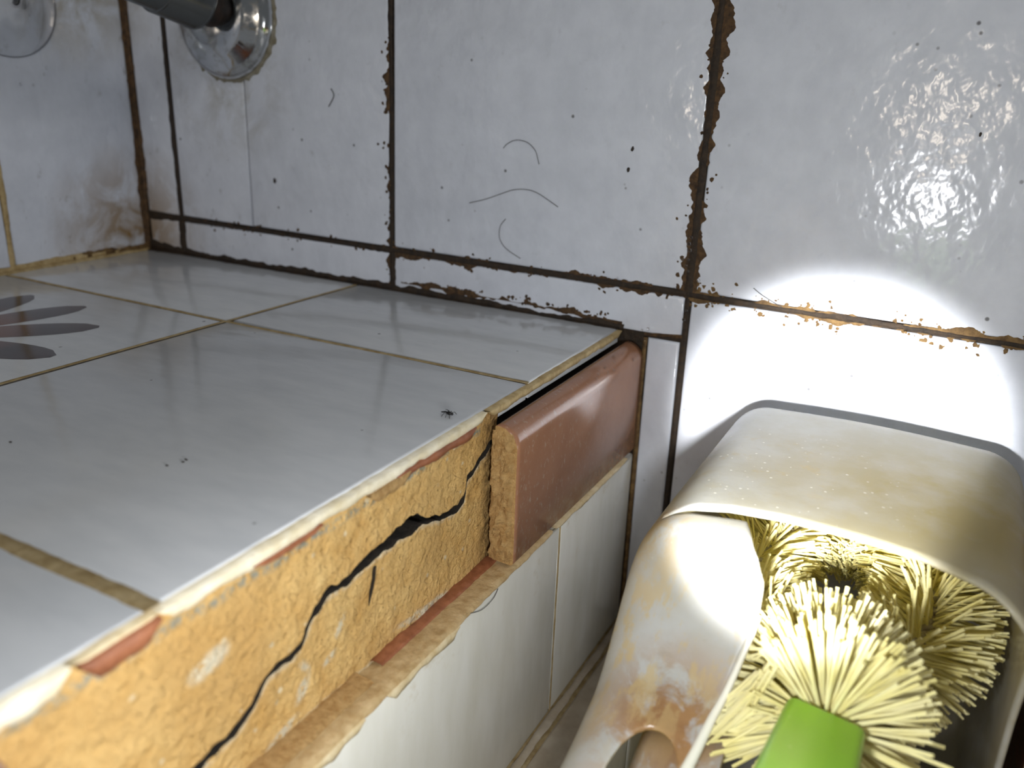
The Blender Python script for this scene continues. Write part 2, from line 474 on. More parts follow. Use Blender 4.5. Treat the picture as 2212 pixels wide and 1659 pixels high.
def tube_data(pts, rad, sides=6, caps=True):
    pts = [Vector(p) for p in pts]; V = []; F = []
    n = len(pts); up = None
    for i, p in enumerate(pts):
        t = (pts[min(i + 1, n - 1)] - pts[max(i - 1, 0)]).normalized()
        if up is None:
            up = Vector((0, 0, 1)) if abs(t.z) < .9 else Vector((1, 0, 0))
        a = (up - t * up.dot(t)).normalized(); b = t.cross(a); up = a
        r = rad[i] if isinstance(rad, (list, tuple)) else rad
        for k in range(sides):
            an = 6.28318 * k / sides
            V.append(p + (a * math.cos(an) + b * math.sin(an)) * r)
    for i in range(n - 1):
        for k in range(sides):
            j = (k + 1) % sides
            F.append([i * sides + k, i * sides + j, (i + 1) * sides + j, (i + 1) * sides + k])
    if caps:
        F.append(list(range(sides))[::-1]); F.append([(n - 1) * sides + k for k in range(sides)])
    return V, F

def smooth_path(pts, n, closed=False):
    P = [Vector(p) for p in pts]; out = []; m = len(P)
    segs = m if closed else m - 1
    for s in range(n):
        u = s / (n if closed else n - 1) * segs; i = min(int(u), segs - 1); t = u - i
        g = (lambda k: P[k % m]) if closed else (lambda k: P[max(0, min(m - 1, k))])
        p0, p1, p2, p3 = g(i - 1), g(i), g(i + 1), g(i + 2)
        out.append(.5 * ((2 * p1) + (p2 - p0) * t + (2 * p0 - 5 * p1 + 4 * p2 - p3) * t * t + (3 * p1 - p0 - 3 * p2 + p3) * t ** 3))
    return out

# ------------------------------------------------------------------ back wall
J = .0015   # half a joint
def lineV(a, b): return lambda z: a + b * z
xm = lineV(-.14706, .0002); xT = lineV(-.09273, .0061); x0 = lineV(-.00088, .0142)
xW = lambda z: .14957 + (.0117 * z if z > 0 else -.0006 * z)
def h1(x): return .0199 - .0050 * x if x < .15 else .01974 - .0062 * x
ZT = .20
wb = box('wall_back', -.20, .62, .0012, .03, -.16, ZT, MT['dirtgrout']); tag(wb, kind='structure',
     label='white tiled back wall with dark mouldy joints')
def wt(xa, xb, za, zb, ja=J, jb=J, jc=J, jd=J):
    """tile between vertical joints xa, xb (functions of z) and horizontals za, zb (functions of x)"""
    def cor(fx, fz, sx, sz):
        z = fz(0.0)
        for _ in range(4):
            x = fx(z) + sx; z = fz(x) + sz
        return (x, z)
    return tile('back', [cor(xa, za, ja, jc), cor(xb, za, -jb, jc), cor(xb, zb, -jb, -jd), cor(xa, zb, ja, -jd)], wb, MT['wall'])
C = lambda v: (lambda t: v)
xl = C(-.1767); top = C(.165); xr1 = C(.3005); top2 = C(ZT)
lz = C(-.0005)
wt(xl, xm, h1, top, ja=.003); wt(xm, xT, h1, top, jb=.0004); wt(xT, x0, h1, top, ja=.0004)
wt(x0, xW, h1, top); wt(xW, xr1, h1, top); wt(xr1, C(.452), h1, top)
wt(xl, xm, lz, h1, ja=.003); wt(xm, x0, lz, h1); 
wt(x0, xW, C(-.0015), h1, jb=.0012)
wt(C(.1335), xW, C(-.1437), C(-.0015), ja=.0006, jd=.0006)
wt(xW, xr1, C(-.131), h1); wt(xr1, C(.452), C(-.131), h1)

def vpts(fx, z0, z1): return [(fx(z0), z0), (fx((z0 + z1) / 2), (z0 + z1) / 2), (fx(z1), z1)]
def hpts(xa, xb, n=5): return [(xa + (xb - xa) * i / n, h1(xa + (xb - xa) * i / n)) for i in range(n + 1)]
# crusts beside the joints
ragged('back', vpts(xm, 0, .17), .0021, wb, MT['dirtgrout'], seed=1, amp=.5, base=.75)
ragged('back', vpts(x0, 0, .17), .0042, wb, MT['grime'], seed=2, side=1, amp=1.1, base=.40, freq=220)
ragged('back', vpts(x0, 0, .17), .0020, wb, MT['dirtgrout'], seed=22, amp=.4, base=.6, h=.0003)
ragged('back', vpts(xW, .02, .17), .0042, wb, MT['grime'], seed=3, amp=.9, base=.70, freq=210)
ragged('back', vpts(xW, .02, .17), .0024, wb, MT['dirtgrout'], seed=33, amp=.35, base=.7, h=.0006)
ragged('back', vpts(xW, -.14, .02), .0012, wb, MT['dirtgrout'], seed=4, amp=.5, base=.9)
ragged('back', hpts(-.176, .0), .0020, wb, MT['dirtgrout'], seed=5, amp=.7, base=.65)
ragged('back', hpts(.0, .149), .0034, wb, MT['grime'], seed=6, amp=1.0, base=.48, freq=220)
ragged('back', hpts(.0, .149), .0017, wb, MT['dirtgrout'], seed=66, amp=.3, base=.8, h=.0005)
ragged('back', [(x, h1(x)) for x in (.150, .19, .23, .27, .31, .45)], .0036, wb, MT['yellowgrime'], seed=7, amp=.9, base=.5)
ragged('back', [(x, h1(x)) for x in (.150, .19, .23, .27, .31, .45)], .0017, wb, MT['dirtgrout'], seed=77, amp=.4, base=.7, h=.0005)
ragged('back', [(-.147, .0012), (-.08, .0012), (.0, .0008), (.07, .0004), (.123, .0002)], .0034, wb, MT['dirtgrout'], seed=8, amp=.6, base=.55, h=.0008)
ragged('back', [(.005, .0042), (.04, .0042), (.09, .0036), (.122, .003)], .0036, wb, MT['grime'], seed=9, amp=1.2, base=.2)
ragged('back', [(.1325, -.0005), (.149, .0005)], .0011, wb, MT['grime'], seed=10, amp=.5, base=.6)
ragged('back', [(.1331, -.14), (.1331, -.05), (.1331, -.002)], .0012, wb, MT['yellowgrime'], seed=11, amp=.6, base=.8, h=.0006)
ragged('back', [(-.176, .17), (-.1762, .09), (-.1762, .03), (-.1765, .0)], .0034, wb, MT['grime'], seed=12, amp=.6, base=.8, h=.0014, name='corner_caulk')
ragged('back', [(-.1755, .02), (-.165, .0205), (-.15, .0205)], .0026, wb, MT['dirtgrout'], seed=13, amp=.6, base=.6)
ragged('back', [(-.1755, .003), (-.16, .002), (-.145, .0015)], .0034, wb, MT['dirtgrout'], seed=14, amp=.6, base=.7, h=.001)
ragged('back', [(-.1466, .0), (-.1468, .0195)], .0034, wb, MT['dirtgrout'], seed=15, amp=.6, base=.75, h=.0006)
ragged('back', [(x0(0), .0), (x0(.019), .019)], .0030, wb, MT['dirtgrout'], seed=16, amp=.7, base=.7, h=.0005)
ragged('back', [(-.1755, .0195), (-.1745, .045)], .0055, wb, MT['grime'], seed=17, amp=.7, base=.5, h=.0006)
flecks('back', vpts(x0, 0, .16), .0045, 70, wb, MT['grime'], 21, sides=(1,))
flecks('back', vpts(xW, .02, .16), .006, 90, wb, MT['grime'], 22)
flecks('back', hpts(0, .149), .004, 70, wb, MT['grime'], 23)
flecks('back', hpts(-.147, 0), .003, 80, wb, MT['grime'], 24)
flecks('back', [(.15, h1(.15)), (.2, h1(.2)), (.30, h1(.3))], .005, 170, wb, MT['yellowgrime'], 25)
flecks('back', [(.0, .003), (.06, .003), (.125, .002)], .004, 150, wb, MT['grime'], 26, sides=(1,))

# ------------------------------------------------------------------ left wall
wl = box('wall_left', -.21, -.1779, -.52, .0, -.02, ZT, MT['tangrout']); tag(wl, kind='structure', label='white tiled side wall meeting the ledge')
for (ya, yb) in ((-.0808, -.0018), (-.2325, -.0832), (-.385, -.235), (-.52, -.3875)):
    tile('left', [(ya, .0022), (yb, .0022), (yb, .165), (ya, .165)], wl, MT['wall'])
ragged('left', [(-.52, .0012), (-.25, .0012), (-.08, .0012), (-.02, .0014)], .0024, wl, MT['tangrout'], seed=41, amp=.5, base=.9, h=.0012, name='grout_bead')
ragged('left', [(-.05, .0015), (-.02, .0018), (-.001, .0022)], .0034, wl, MT['yellowgrime'], seed=42, amp=.7, base=.6, h=.0012)
ragged('left', [(-.0822, .0), (-.0818, .05), (-.0818, .16)], .0017, wl, MT['tangrout'], seed=43, amp=.5, base=.8, h=.0004, name='grout_bead')
ragged('left', [(-.0012, .0), (-.001, .05), (-.0008, .17)], .0026, wl, MT['grime'], seed=44, amp=.6, base=.6, h=.001, name='corner_caulk')

# ------------------------------------------------------------------ floor
fl = box('floor', .115, .65, -.75, .0, -.175, -.1449, MT['tangrout']); tag(fl, kind='structure', label='beige tiled floor at the foot of the ledge')
for ix in range(3):
    for iy in range(5):
        a = .1375 + ix * .152; b = -.004 - iy * .152
        tile('floor', [(a, b - .1495), (a + .1495, b - .1495), (a + .1495, b), (a, b)], fl, MT['floor'])
ragged('floor', [(.1345, -.5), (.1345, -.2), (.1345, -.08), (.1345, -.001)], .0022, fl, MT['floor'], seed=51, amp=.5, base=.8, h=.0004, name='grout_bead')

# ------------------------------------------------------------------ tiled ledge
lg = empty('tiled_ledge', (0, -.2, -.1437))
tag(lg, 'built-in ledge with glossy white top tiles and a cracked ochre mortar front', 'ledge')
child(box('core', -.177, .112, -.60, -.0006, -.1437, -.0072, MT['void']), lg)
child(box('grout_bed', -.1765, .1185, -.60, -.0008, -.0071, -.0008, MT['tangrout']), lg)
xA = lambda y: -.0222 + .010 * y + .001
def lt(xa, xb, ya, yb): 
    o = tile('top', [(xa(ya), ya), (xb(ya), ya), (xb(yb), yb), (xa(yb), yb)], None, MT['ledge'], thick=.006, bev=.0007)
    return child(o, lg)
jl = .0009
xe_ = lambda y: .1208 + .004 * y
aR = lambda y: xA(y) - jl
aL = lambda y: xA(y) + jl
L0 = lambda y: -.1755
lt(L0, aR, -.0874, -.0012); lt(aL, xe_, -.0852, -.0012)
flower_tile = lt(L0, aR, -.2423, -.0892); lt(aL, xe_, -.2418, -.0870)
lt(L0, aR, -.398, -.2442); lt(aL, xe_, -.398, -.2441)
lt(L0, aR, -.55, -.400); lt(aL, xe_, -.55, -.400)
# grout joints sit slightly proud and stained
for pts, sd, wdt in (([(-.1755, -.0884), (-.0225, -.0884)], 61, .0012), ([(-.0225, -.0884), (.05, -.0868), (.121, -.0860)], 62, .0012),
                ([(-.0215, -.001), (-.0222, -.0884)], 63, .0010), ([(-.0225, -.0884), (-.0247, -.243), (-.026, -.4)], 64, .0012),
                ([(-.1755, -.2432), (-.0235, -.2432), (.1205, -.2430)], 65, .0024)):
    o = ragged('top', pts, wdt, None, MT['tangrout'], seed=sd, amp=.25, base=.9, h=.00018, name='grout_line'); child(o, lg)
o = ragged('top', [(-.146, -.0009), (-.05, -.0009), (.05, -.0009), (.121, -.0009)], .0022, None, MT['dirtgrout'], seed=67, amp=.7, base=.55, h=.0006); child(o, lg)
o = ragged('top', [(-.1755, -.002), (-.1755, -.25), (-.1755, -.5)], .0032, None, MT['tangrout'], seed=68, amp=.4, base=.8, h=.0012, name='grout_line'); child(o, lg)
o = ragged('top', [(-.176, -.001), (-.146, -.001)], .005, None, MT['dirtgrout'], seed=69, amp=.6, base=.6, h=.001); child(o, lg)

# painted daisy: each petal a thin glazed relief on its tile
FC = Vector((-.105, -.175)); 
for k in range(12):
    ang = math.radians(47 + 29.8 * (k - 0)); L = .071; w0 = .0148
    V = []; F = []
    for i in range(13):
        t = i / 12; r = .008 + (L - .008) * t
        wd = w0 * math.sqrt(max(0, 1 - (2 * (.04 + .955 * t) - 1) ** 2)) * (.45 + .30 * t)
        d = Vector((math.cos(ang), math.sin(ang))); nn = Vector((-d.y, d.x))
        c = FC + d * r
        V += [(*(c - nn * wd), .00003), (*(c), .00022), (*(c + nn * wd), .00003)]
    for i in range(12):
        for q in range(2):
            F.append([i * 3 + q, i * 3 + 3 + q, i * 3 + 4 + q, i * 3 + 1 + q])
    o = mesh_obj('petal', V, F, MT['petal'], None, True); o.parent = flower_tile
V = [(FC.x, FC.y, .0006)] + [(FC.x + .0085 * math.cos(6.283 * i / 20), FC.y + .0085 * math.sin(6.283 * i / 20), .0001) for i in range(20)]
o = mesh_obj('flower_centre', V, [[0, 1 + i, 1 + (i + 1) % 20] for i in range(20)], MT['redbrown'], flower_tile, True)

# --- exposed mortar, split by the crack into an upper and a lower mass
CR = [(-.1095, -.0100), (-.1105, -.0122), (-.1201, -.0171), (-.1272, -.0200), (-.1284, -.0260), (-.1326, -.0283), (-.1432, -.0269), (-.1542, -.0222),
      (-.1645, -.0218), (-.1771, -.0227), (-.185, -.0249), (-.1941, -.0240), (-.1995, -.0263), (-.2031, -.0308), (-.2046, -.0332), (-.2099, -.0338),
      (-.2161, -.0342), (-.2209, -.0381), (-.2277, -.0421), (-.2366, -.0439), (-.26, -.047), (-.30, -.053)]
CW = [(-.109, .0004), (-.112, .0016), (-.127, .0019), (-.132, .0017), (-.143, .0014), (-.150, .0016), (-.1545, .0042), (-.165, .0034), (-.180, .0024), (-.195, .0020), (-.204, .0018),
      (-.212, .0013), (-.225, .0018), (-.24, .0024), (-.30, .0030)]
def interp(tab, y):
    t = sorted(tab)
    if y <= t[0][0]: return t[0][1]
    for (a, va), (b, vb) in zip(t, t[1:]):
        if a <= y <= b: return va + (vb - va) * (y - a) / (b - a)
    return t[-1][1]
XM = .1212; ZM0, ZM1 = -.0625, -.0015
def mx_(y, z):
    return XM + .0008 * fbm(y * 45, z * 45, 2.2, 4) + .00035 * fbm(y * 240, z * 240, 5.1, 4)
YS = [-.1085 - i * .00085 for i in range(int((.36 - .1085) / .00085))]
WHITE = [(-.185, -.0575, .028, .0022, -.08), (-.150, -.0545, .016, .0016, -.12), (-.232, -.020, .006, .0028, .2), (-.205, -.0462, .004, .0018, .8), (-.213, -.0535, .006, .0015, .3),
         (-.237, -.0535, .009, .002, .1), (-.190, -.0365, .0035, .001, .9), (-.2035, -.0405, .0035, .001, -.9), (-.1945, -.0435, .003, .001, .4), (-.225, -.0575, .012, .0014, .1), (-.25, -.055, .01, .0025, .2)]
def marks(y, z, lower):
    r = g = b = 0.0
    for (cy, cz, a, bb, an) in WHITE:
        dy, dz = y - cy, z - cz
        u = dy * math.cos(an) + dz * math.sin(an); v = -dy * math.sin(an) + dz * math.cos(an)
        q = (u / a) ** 2 + (v / bb) ** 2
        r = max(r, max(0, 1.3 - q) if q < 1.3 else 0)
    zc = interp(CR, y); wq = interp(CW, y)
    if lower:
        d = (zc - wq / 2) - z
        if -.001 < d < .0016: r = max(r, .75 - d * 330)
    gz = z + .0062 + .0012 * fbm(y * 60, 0, 3, 2)
    if abs(gz) < .0018 and fbm(y * 30, 1, 8, 2) > -.25: g = 1 - abs(gz) / .0018
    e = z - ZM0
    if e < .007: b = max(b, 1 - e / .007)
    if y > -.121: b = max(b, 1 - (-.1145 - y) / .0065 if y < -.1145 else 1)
    return (min(1, r), min(1, g), min(1, max(0, b)), 1)
def mortar_piece(name, lower):
    V = []; F = []; C_ = []; MI = []; NZ = 56
    for iy, y in enumerate(YS):
        zc = interp(CR, y) + .0007 * fbm(y * 190, 0, 9, 4) ; wq = interp(CW, y) * 1.4 * (.9 + .55 * fbm(y * 160, 4, 9, 3))
        wq = max(wq, .0003)
        za, zb = (ZM0, zc - wq / 2) if lower else (zc + wq / 2, ZM1)
        # two extra columns run back into the crack
        cols = [za + (zb - za) * k / NZ for k in range(NZ + 1)]
        row = [(mx_(y, z), y, z) for z in cols]
        cc = [marks(y, z, lower) for z in cols]
        if lower:
            zz = cols[-1]
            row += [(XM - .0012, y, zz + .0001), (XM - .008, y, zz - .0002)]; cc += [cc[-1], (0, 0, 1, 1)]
        else:
            zz = cols[0]
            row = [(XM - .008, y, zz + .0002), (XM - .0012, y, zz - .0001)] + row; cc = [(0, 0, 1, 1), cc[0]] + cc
        V += row; C_ += cc
    nc = NZ + 3
    for i in range(len(YS) - 1):
        for k in range(nc - 1):
            F.append([i * nc + k, i * nc + k + 1, (i + 1) * nc + k + 1, (i + 1) * nc + k])
            MI.append(1 if (k >= nc - 3 if lower else k < 2) and interp(CW, YS[i]) > .0006 else 0)
    o = mesh_obj(name, V, F, [MT['mortar'], MT['void']], None, True, MI)
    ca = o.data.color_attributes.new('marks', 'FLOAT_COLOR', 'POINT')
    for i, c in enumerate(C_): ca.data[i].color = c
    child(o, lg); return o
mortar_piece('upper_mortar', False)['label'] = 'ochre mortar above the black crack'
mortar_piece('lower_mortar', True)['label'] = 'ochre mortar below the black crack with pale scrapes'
child(box('crack_back', .108, .1135, -.36, -.10, -.064, -.001, MT['void']), lg)
# short side crack: dark sliver
V, F = tube_data([(XM + .0004, -.1755, -.0262), (XM + .0004, -.1760, -.0300), (XM + .0003, -.1772, -.0335), (XM + .0002, -.1782, -.0372)], [.0006, .0005, .0005, .0001], 5)
child(mesh_obj('hairline_crack', V, F, MT['void']), lg)

def edge_strip(name, y0, y1, x, ztop, zbot, amp, mat, seed, depth=.0035, step=.0008):
    """crust on the riser, seen from the front: ragged lower edge, real thickness"""
    n = int(abs(y1 - y0) / step); V = []; F = []
    for i in range(n + 1):
        y = y0 + (y1 - y0) * i / n
        zt = ztop + .0002 * fbm(y * 90, seed, 0, 3)
        e = 1.0 if min(i, n - i) > 4 else min(i, n - i) / 4 * .8 + .2
        zb = ztop + (zbot - ztop) * e * (1 + amp * fbm(y * 80, seed + 9, 0, 4))
        xo = x + .0003 * fbm(y * 120, seed, 5, 3)
        V += [(x - depth, y, zt), (xo, y, zt - .0001), (xo + .0002, y, (zt + zb) / 2), (xo, y, zb + .0002), (x - depth, y, zb)]
    for i in range(n):
        for k in range(4):
            F.append([i * 5 + k, (i + 1) * 5 + k, (i + 1) * 5 + k + 1, i * 5 + k + 1])
    return child(mesh_obj(name, V, F, mat, None, True), lg)
edge_strip('edge_grout', -.117, -.243, .1222, -.0004, -.0036, .35, MT['whitegrout'], 1)
edge_strip('edge_grout', -.262, -.40, .1222, -.0004, -.0044, .5, MT['whitegrout'], 2)
edge_strip('edge_grout', -.242, -.262, .1219, -.0004, -.0016, .4, MT['creamgrout'], 3)
edge_strip('tile_remnant', -.124, -.166, .1226, -.0030, -.0056, .45, MT['redbrown'], 4)
edge_strip('tile_remnant', -.196, -.219, .1226, -.0032, -.0048, .45, MT['redbrown'], 5)
edge_strip('tile_remnant', -.243, -.2605, .1228, -.0012, -.0058, .3, MT['redbrown'], 6)
edge_strip('edge_grout', -.160, -.178, .1228, -.0034, -.0068, .35, MT['bisque'], 7)
edge_strip('edge_grout', -.0015, -.116, .1226, -.0004, -.0030, .4, MT['tangrout'], 8)

# --- brown bullnose border tiles
def border_tile(y0, y1, seed):
    xf, xb, zt, zb, r = .1330, .1248, -.0046, -.0540, .0072
    prof = [(xb, zb), (xf - .0008, zb)]
    prof += [(xf, zb + .0008)]
    for k in range(9):
        a = math.radians(90 * k / 8)
        prof.append((xf - r + r * math.cos(a), zt - r + r * math.sin(a)))
    prof.append((xb, zt - .0004))
    ny = 40; V = []; F = []; MI = []; np_ = len(prof)
    for i in range(ny + 1):
        y = y0 + (y1 - y0) * i / ny
        for k, (x, z) in enumerate(prof):
            yy = y
            if i == 0: yy += .0006 * fbm(x * 900, z * 300, seed, 3)
            V.append((x, yy, z))
    for i in range(ny):
        for k in range(np_):
            k2 = (k + 1) % np_
            F.append([i * np_ + k, i * np_ + k2, (i + 1) * np_ + k2, (i + 1) * np_ + k]); MI.append(1 if k == np_ - 1 else 0)
    F.append(list(range(np_))); MI.append(1)
    F.append([ny * np_ + k for k in range(np_)][::-1]); MI.append(1)
    o = mesh_obj('border_tile', V, F, [MT['brown'], MT['bisque']], None, False, MI)
    bm = bmesh.new(); bm.from_mesh(o.data); bmesh.ops.recalc_face_normals(bm, faces=bm.faces); bm.to_mesh(o.data); bm.free()
    for i, p in enumerate(o.data.polygons): p.use_smooth = (MI[i] == 0)
    o['label'] = 'brown glazed bullnose border tile'
    return child(o, lg)
bt = border_tile(-.1160, -.0012, 1)
border_tile(-.2785, -.42, 2)
# rough broken bisque end of the tile nearest the wall
V = []; F = []; NZ, NX = 90, 18
for i in range(NZ + 1):
    for k in range(NX + 1):
        z = -.0535 + .0470 * i / NZ; x = .1236 + .0086 * k / NX
        rim = 1 - max(abs(2 * i / NZ - 1), abs(2 * k / NX - 1)) ** 6
        if z > -.0118: x = min(x, .1258 + math.sqrt(max(0, .0072 ** 2 - (z + .0118) ** 2)))
        V.append((x + .0005 * fbm(z * 240, 3, 3, 3), -.1158 - (.0018 + .0022 * fbm(x * 420, z * 260, 2, 4)) * rim - .0005 * fbm(x * 1500, z * 1500, 2, 2), z))
for i in range(NZ):
    for k in range(NX):
        F.append([i * (NX + 1) + k, i * (NX + 1) + k + 1, (i + 1) * (NX + 1) + k + 1, (i + 1) * (NX + 1) + k])
o = child(mesh_obj('broken_edge', V, F, MT['bisque'], None, True), lg); o['label'] = 'rough ochre broken end of the brown border tile'

# --- white riser tiles and the ledge of grout above them
for (ya, yb) in ((-.0768, -.0012), (-.2285, -.0782), (-.380, -.2300)):
    o = tile('face', [(ya, -.1425), (yb, -.1425), (yb, -.0566), (ya, -.0566)], None, MT['front'], thick=.0075); child(o, lg)
child(box('riser_bed', .112, .1248, -.40, -.0008, -.1437, -.0645, MT['tangrout']), lg)
o = ragged('face', [(-.0775, -.142), (-.0775, -.0575)], .0009, None, MT['tangrout'], seed=71, amp=.4, base=.7, h=.0002, name='grout_line'); child(o, lg)
# sloping grout fillet from the mortar to the tile rim
def fillet(name, y0, y1, mat, seed, xa, za, xb, zb, amp):
    n = int(abs(y1 - y0) / .0008); V = []; F = []
    for i in range(n + 1):
        y = y0 + (y1 - y0) * i / n
        for k in range(7):
            t = k / 6; e = .0004 * fbm(y * 150, t * 4, seed, 4)
            xo = xa + (xb - xa) * t + (amp * abs(fbm(y * 70, seed, 1, 4)) if k == 6 else 0)
            V.append((xo, y, za + (zb - za) * t + e + .0006 * math.sin(t * 3.1)))
        V.append((V[-1][0] - .0002, y, zb - .0012 - amp * 1.5 * max(0, fbm(y * 60, seed + 5, 2, 3))))
    for i in range(n):
        for k in range(7): F.append([i * 8 + k, i * 8 + k + 1, (i + 1) * 8 + k + 1, (i + 1) * 8 + k])
    return child(mesh_obj(name, V, F, mat, None, True), lg)
fillet('grout_fillet', -.085, -.40, MT['tanfillet'], 3, .1205, -.0566, .1330, -.0556, .0008)
fillet('tile_remnant', -.112, -.178, MT['redbrown'], 4, .1205, -.0556, .1254, -.0556, .0004)
fillet('grout_fillet', -.185, -.40, MT['bisque'], 6, .1205, -.0550, .1278, -.0553, .0008)
edge_strip('grout_smear', -.150, -.186, .1334, -.0566, -.0592, .6, MT['creamgrout'], 12, .001)
edge_strip('grout_smear', -.196, -.230, .1334, -.0566, -.0590, .8, MT['creamgrout'], 13, .001)
edge_strip('grout_smear', -.010, -.083, .1333, -.0552, -.0568, .5, MT['creamgrout'], 14, .003)

# ------------------------------------------------------------------ chrome pipe and rose on the wall
pc = Vector((-.100, 0, .1275))
pr = empty('shower_pipe', (pc.x, -.0002, pc.z))
tag(pr, 'chrome pipe with domed wall rose on the white tiles', 'pipe')
def lathe(name, prof, center, mat, parent, seg=48):
    """profile (radius, distance from wall) turned about the wall normal"""
    V = []; F = []; n = len(prof)
    for k in range(seg):
        a = 6.28318 * k / seg
        for r, d in prof: V.append((center.x + r * math.cos(a), -d, center.z + r * math.sin(a)))
    for k in range(seg):
        k2 = (k + 1) % seg
        for i in range(n - 1): F.append([k * n + i, k * n + i + 1, k2 * n + i + 1, k2 * n + i])
    return child(mesh_obj(name, V, F, mat, None, True), parent)
lathe('wall_rose', [(.0315, .0002), (.0316, .0012), (.0312, .0030), (.0298, .0052), (.0272, .0068), (.0240, .0080), (.0215, .0094), (.0190, .0104), (.0150, .0108), (.0100, .0108), (.004, .0108)], pc, MT['chrome'], pr)
TILT = Matrix.Translation(pc) @ Matrix.Rotation(math.radians(-13), 4, 'X') @ Matrix.Translation(-pc)
def tilted(o): o.data.transform(TILT); return o
tilted(lathe('pipe_stub', [(.0098, .0070), (.0098, .0200), (.0098, .0300)], pc, MT['dark'], pr, 32))
tilted(lathe('sleeve_nut', [(.0096, .0182), (.0134, .0182), (.0140, .0190), (.0140, .0208), (.0136, .0214), (.0136, .0420), (.0132, .0424), (.0128, .0426)], pc, MT['gunmetal'], pr, 40))
tilted(lathe('pipe', [(.0128, .0426), (.0125, .0432), (.0125, .170), (.012, .172), (.002, .172)], pc, MT['gunmetal'], pr, 40))
V = []; F = []; n = 120
for k in range(n):
    a = 6.28318 * k / n
    for r, h in ((.0306, .0003), (.0316, .0011), (.0322 + .0012 * abs(fbm(math.cos(a) * 6, math.sin(a) * 6, 1, 4)), .0007), (.0326 + .0030 * abs(fbm(math.cos(a) * 9, math.sin(a) * 9, 3, 4)), .00008)):
        V.append((pc.x + r * math.cos(a), -h, pc.z + r * math.sin(a)))
for k in range(n):
    k2 = (k + 1) % n
    for i in range(3): F.append([k * 4 + i, k * 4 + i + 1, k2 * 4 + i + 1, k2 * 4 + i])
child(mesh_obj('limescale_ring', V, F, MT['scale'], None, True), pr)

# ------------------------------------------------------------------ clear suction cup on the left wall
sc = empty('suction_cup', (-.1766, -.0655, .1285)); tag(sc, 'clear plastic suction cup rim stuck on the side wall', 'suction cup')
def lathe_left(name, prof, mat, seg=56):
    V = []; F = []; n = len(prof)
    for k in range(seg):
        a = 6.28318 * k / seg
        for r, d in prof: V.append((-.1766 + d, -.0655 + r * math.cos(a), .1285 + r * math.sin(a)))
    for k in range(seg):
        k2 = (k + 1) % seg
        for i in range(n - 1): F.append([k * n + i, k2 * n + i, k2 * n + i + 1, k * n + i + 1])
    return child(mesh_obj(name, V, F, mat, None, True), sc)
lathe_left('cup', [(.0255, .0001), (.0260, .0005), (.0255, .0012), (.0225, .0026), (.017, .0042), (.011, .0058), (.006, .0070), (.005, .0100), (.0048, .0110), (.001, .0112), (.001, .0060), (.006, .0050), (.011, .0040), (.017, .0028), (.0225, .0014), (.0255, .0001)], MT['clear'])

# ------------------------------------------------------------------ cut plastic jug lying on its back
jug = empty('cut_plastic_jug', (.229, -.11, -.1437))
tag(jug, 'cut-open translucent white plastic jug holding the brush, rust-stained at its handle', 'jug')
JL, JR, JB = .1780, .2800, -.1430
def ztop(y):
    tab = [(-.32, -.092), (-.21, -.072), (-.18, -.061), (-.165, -.0562), (-.15, -.0495), (-.1425, -.0405), (-.135, -.029), (-.130, -.0215), (-.126, -.0178), (-.121, -.0165), (-.10, -.0160), (-.02, -.0160)]
    return sum(interp(tab, y + d) for d in (-.003, -.0015, 0, .0015, .003)) / 5
def section(v, y, inset=0.0, r=.015):
    xl_, xr_, zb, zt = JL + inset, JR - inset, JB + inset, ztop(y) - inset
    xc = (xl_ + xr_) / 2
    if v < 0: v += 9
    seg = int(min(v, 8.9999)); t = v - seg
    def arc(cx, cz, a0, a1):
        a = math.radians(a0 + (a1 - a0) * t); return cx + r * math.cos(a), cz + r * math.sin(a)
    if seg == 0: return xc + (xl_ + r - xc) * t, zb
    if seg == 1: return arc(xl_ + r, zb + r, 270, 180)
    if seg == 2: return xl_, zb + r + (zt - zb - 2 * r) * t
    if seg == 3: return arc(xl_ + r, zt - r, 180, 90)
    if seg == 4: return xl_ + r + (xr_ - xl_ - 2 * r) * t, zt + .0012 * math.sin(math.pi * t) * (1 if y > -.128 else 0)
    if seg == 5: return arc(xr_ - r, zt - r, 90, 0)
    if seg == 6: return xr_, zt - r + (zb - zt + 2 * r) * t
    if seg == 7: return arc(xr_ - r, zb + r, 0, -90)
    return xr_ - r + (xc - xr_ + r) * t, zb
def v_top(x): return 4 + (x - JL - .015) / (JR - JL - .03)
def ylip(v):
    if v <= 3.5: return -.1187
    if v <= 6.0:
        x = section(v, -.1)[0]
        return interp([(.178, -.1187), (.184, -.1187), (.190, -.1140), (.200, -.1103), (.2154, -.1090), (.2346, -.1094), (.2526, -.1110), (.2644, -.1148), (.2745, -.1205), (.280, -.1212)], x)
    return interp([(6.0, -.1212), (6.2, -.1170), (6.5, -.1165), (7, -.119), (9, -.119)], v)
# hood: full ring from the base at the wall to the cut lip
vsA = []
for s in range(9):
    k = {0: 6, 1: 8, 2: 12, 3: 12, 4: 40, 5: 12, 6: 14, 7: 8, 8: 6}[s]
    vsA += [s + i / k for i in range(k)]
nA = len(vsA); V = []; F = []
rows = [(-.0135, .0060), (-.0139, .0032), (-.0153, .0012), (-.0177, .0002), (-.022, 0)]
NR = 26
for y, ins in rows:
    for v in vsA:
        x, z = section(v, y, ins); V.append((x, y, z))
for r_ in range(1, NR + 1):
    s = r_ / NR
    for v in vsA:
        y = -.022 + (ylip(v) + .022) * s; x, z = section(v, y); V.append((x, y, z))
NRA = len(rows) + NR
for r_ in range(NRA - 1):
    for k in range(nA):
        k2 = (k + 1) % nA
        F.append([r_ * nA + k, r_ * nA + k2, (r_ + 1) * nA + k2, (r_ + 1) * nA + k])
F.append(list(range(nA))[::-1])
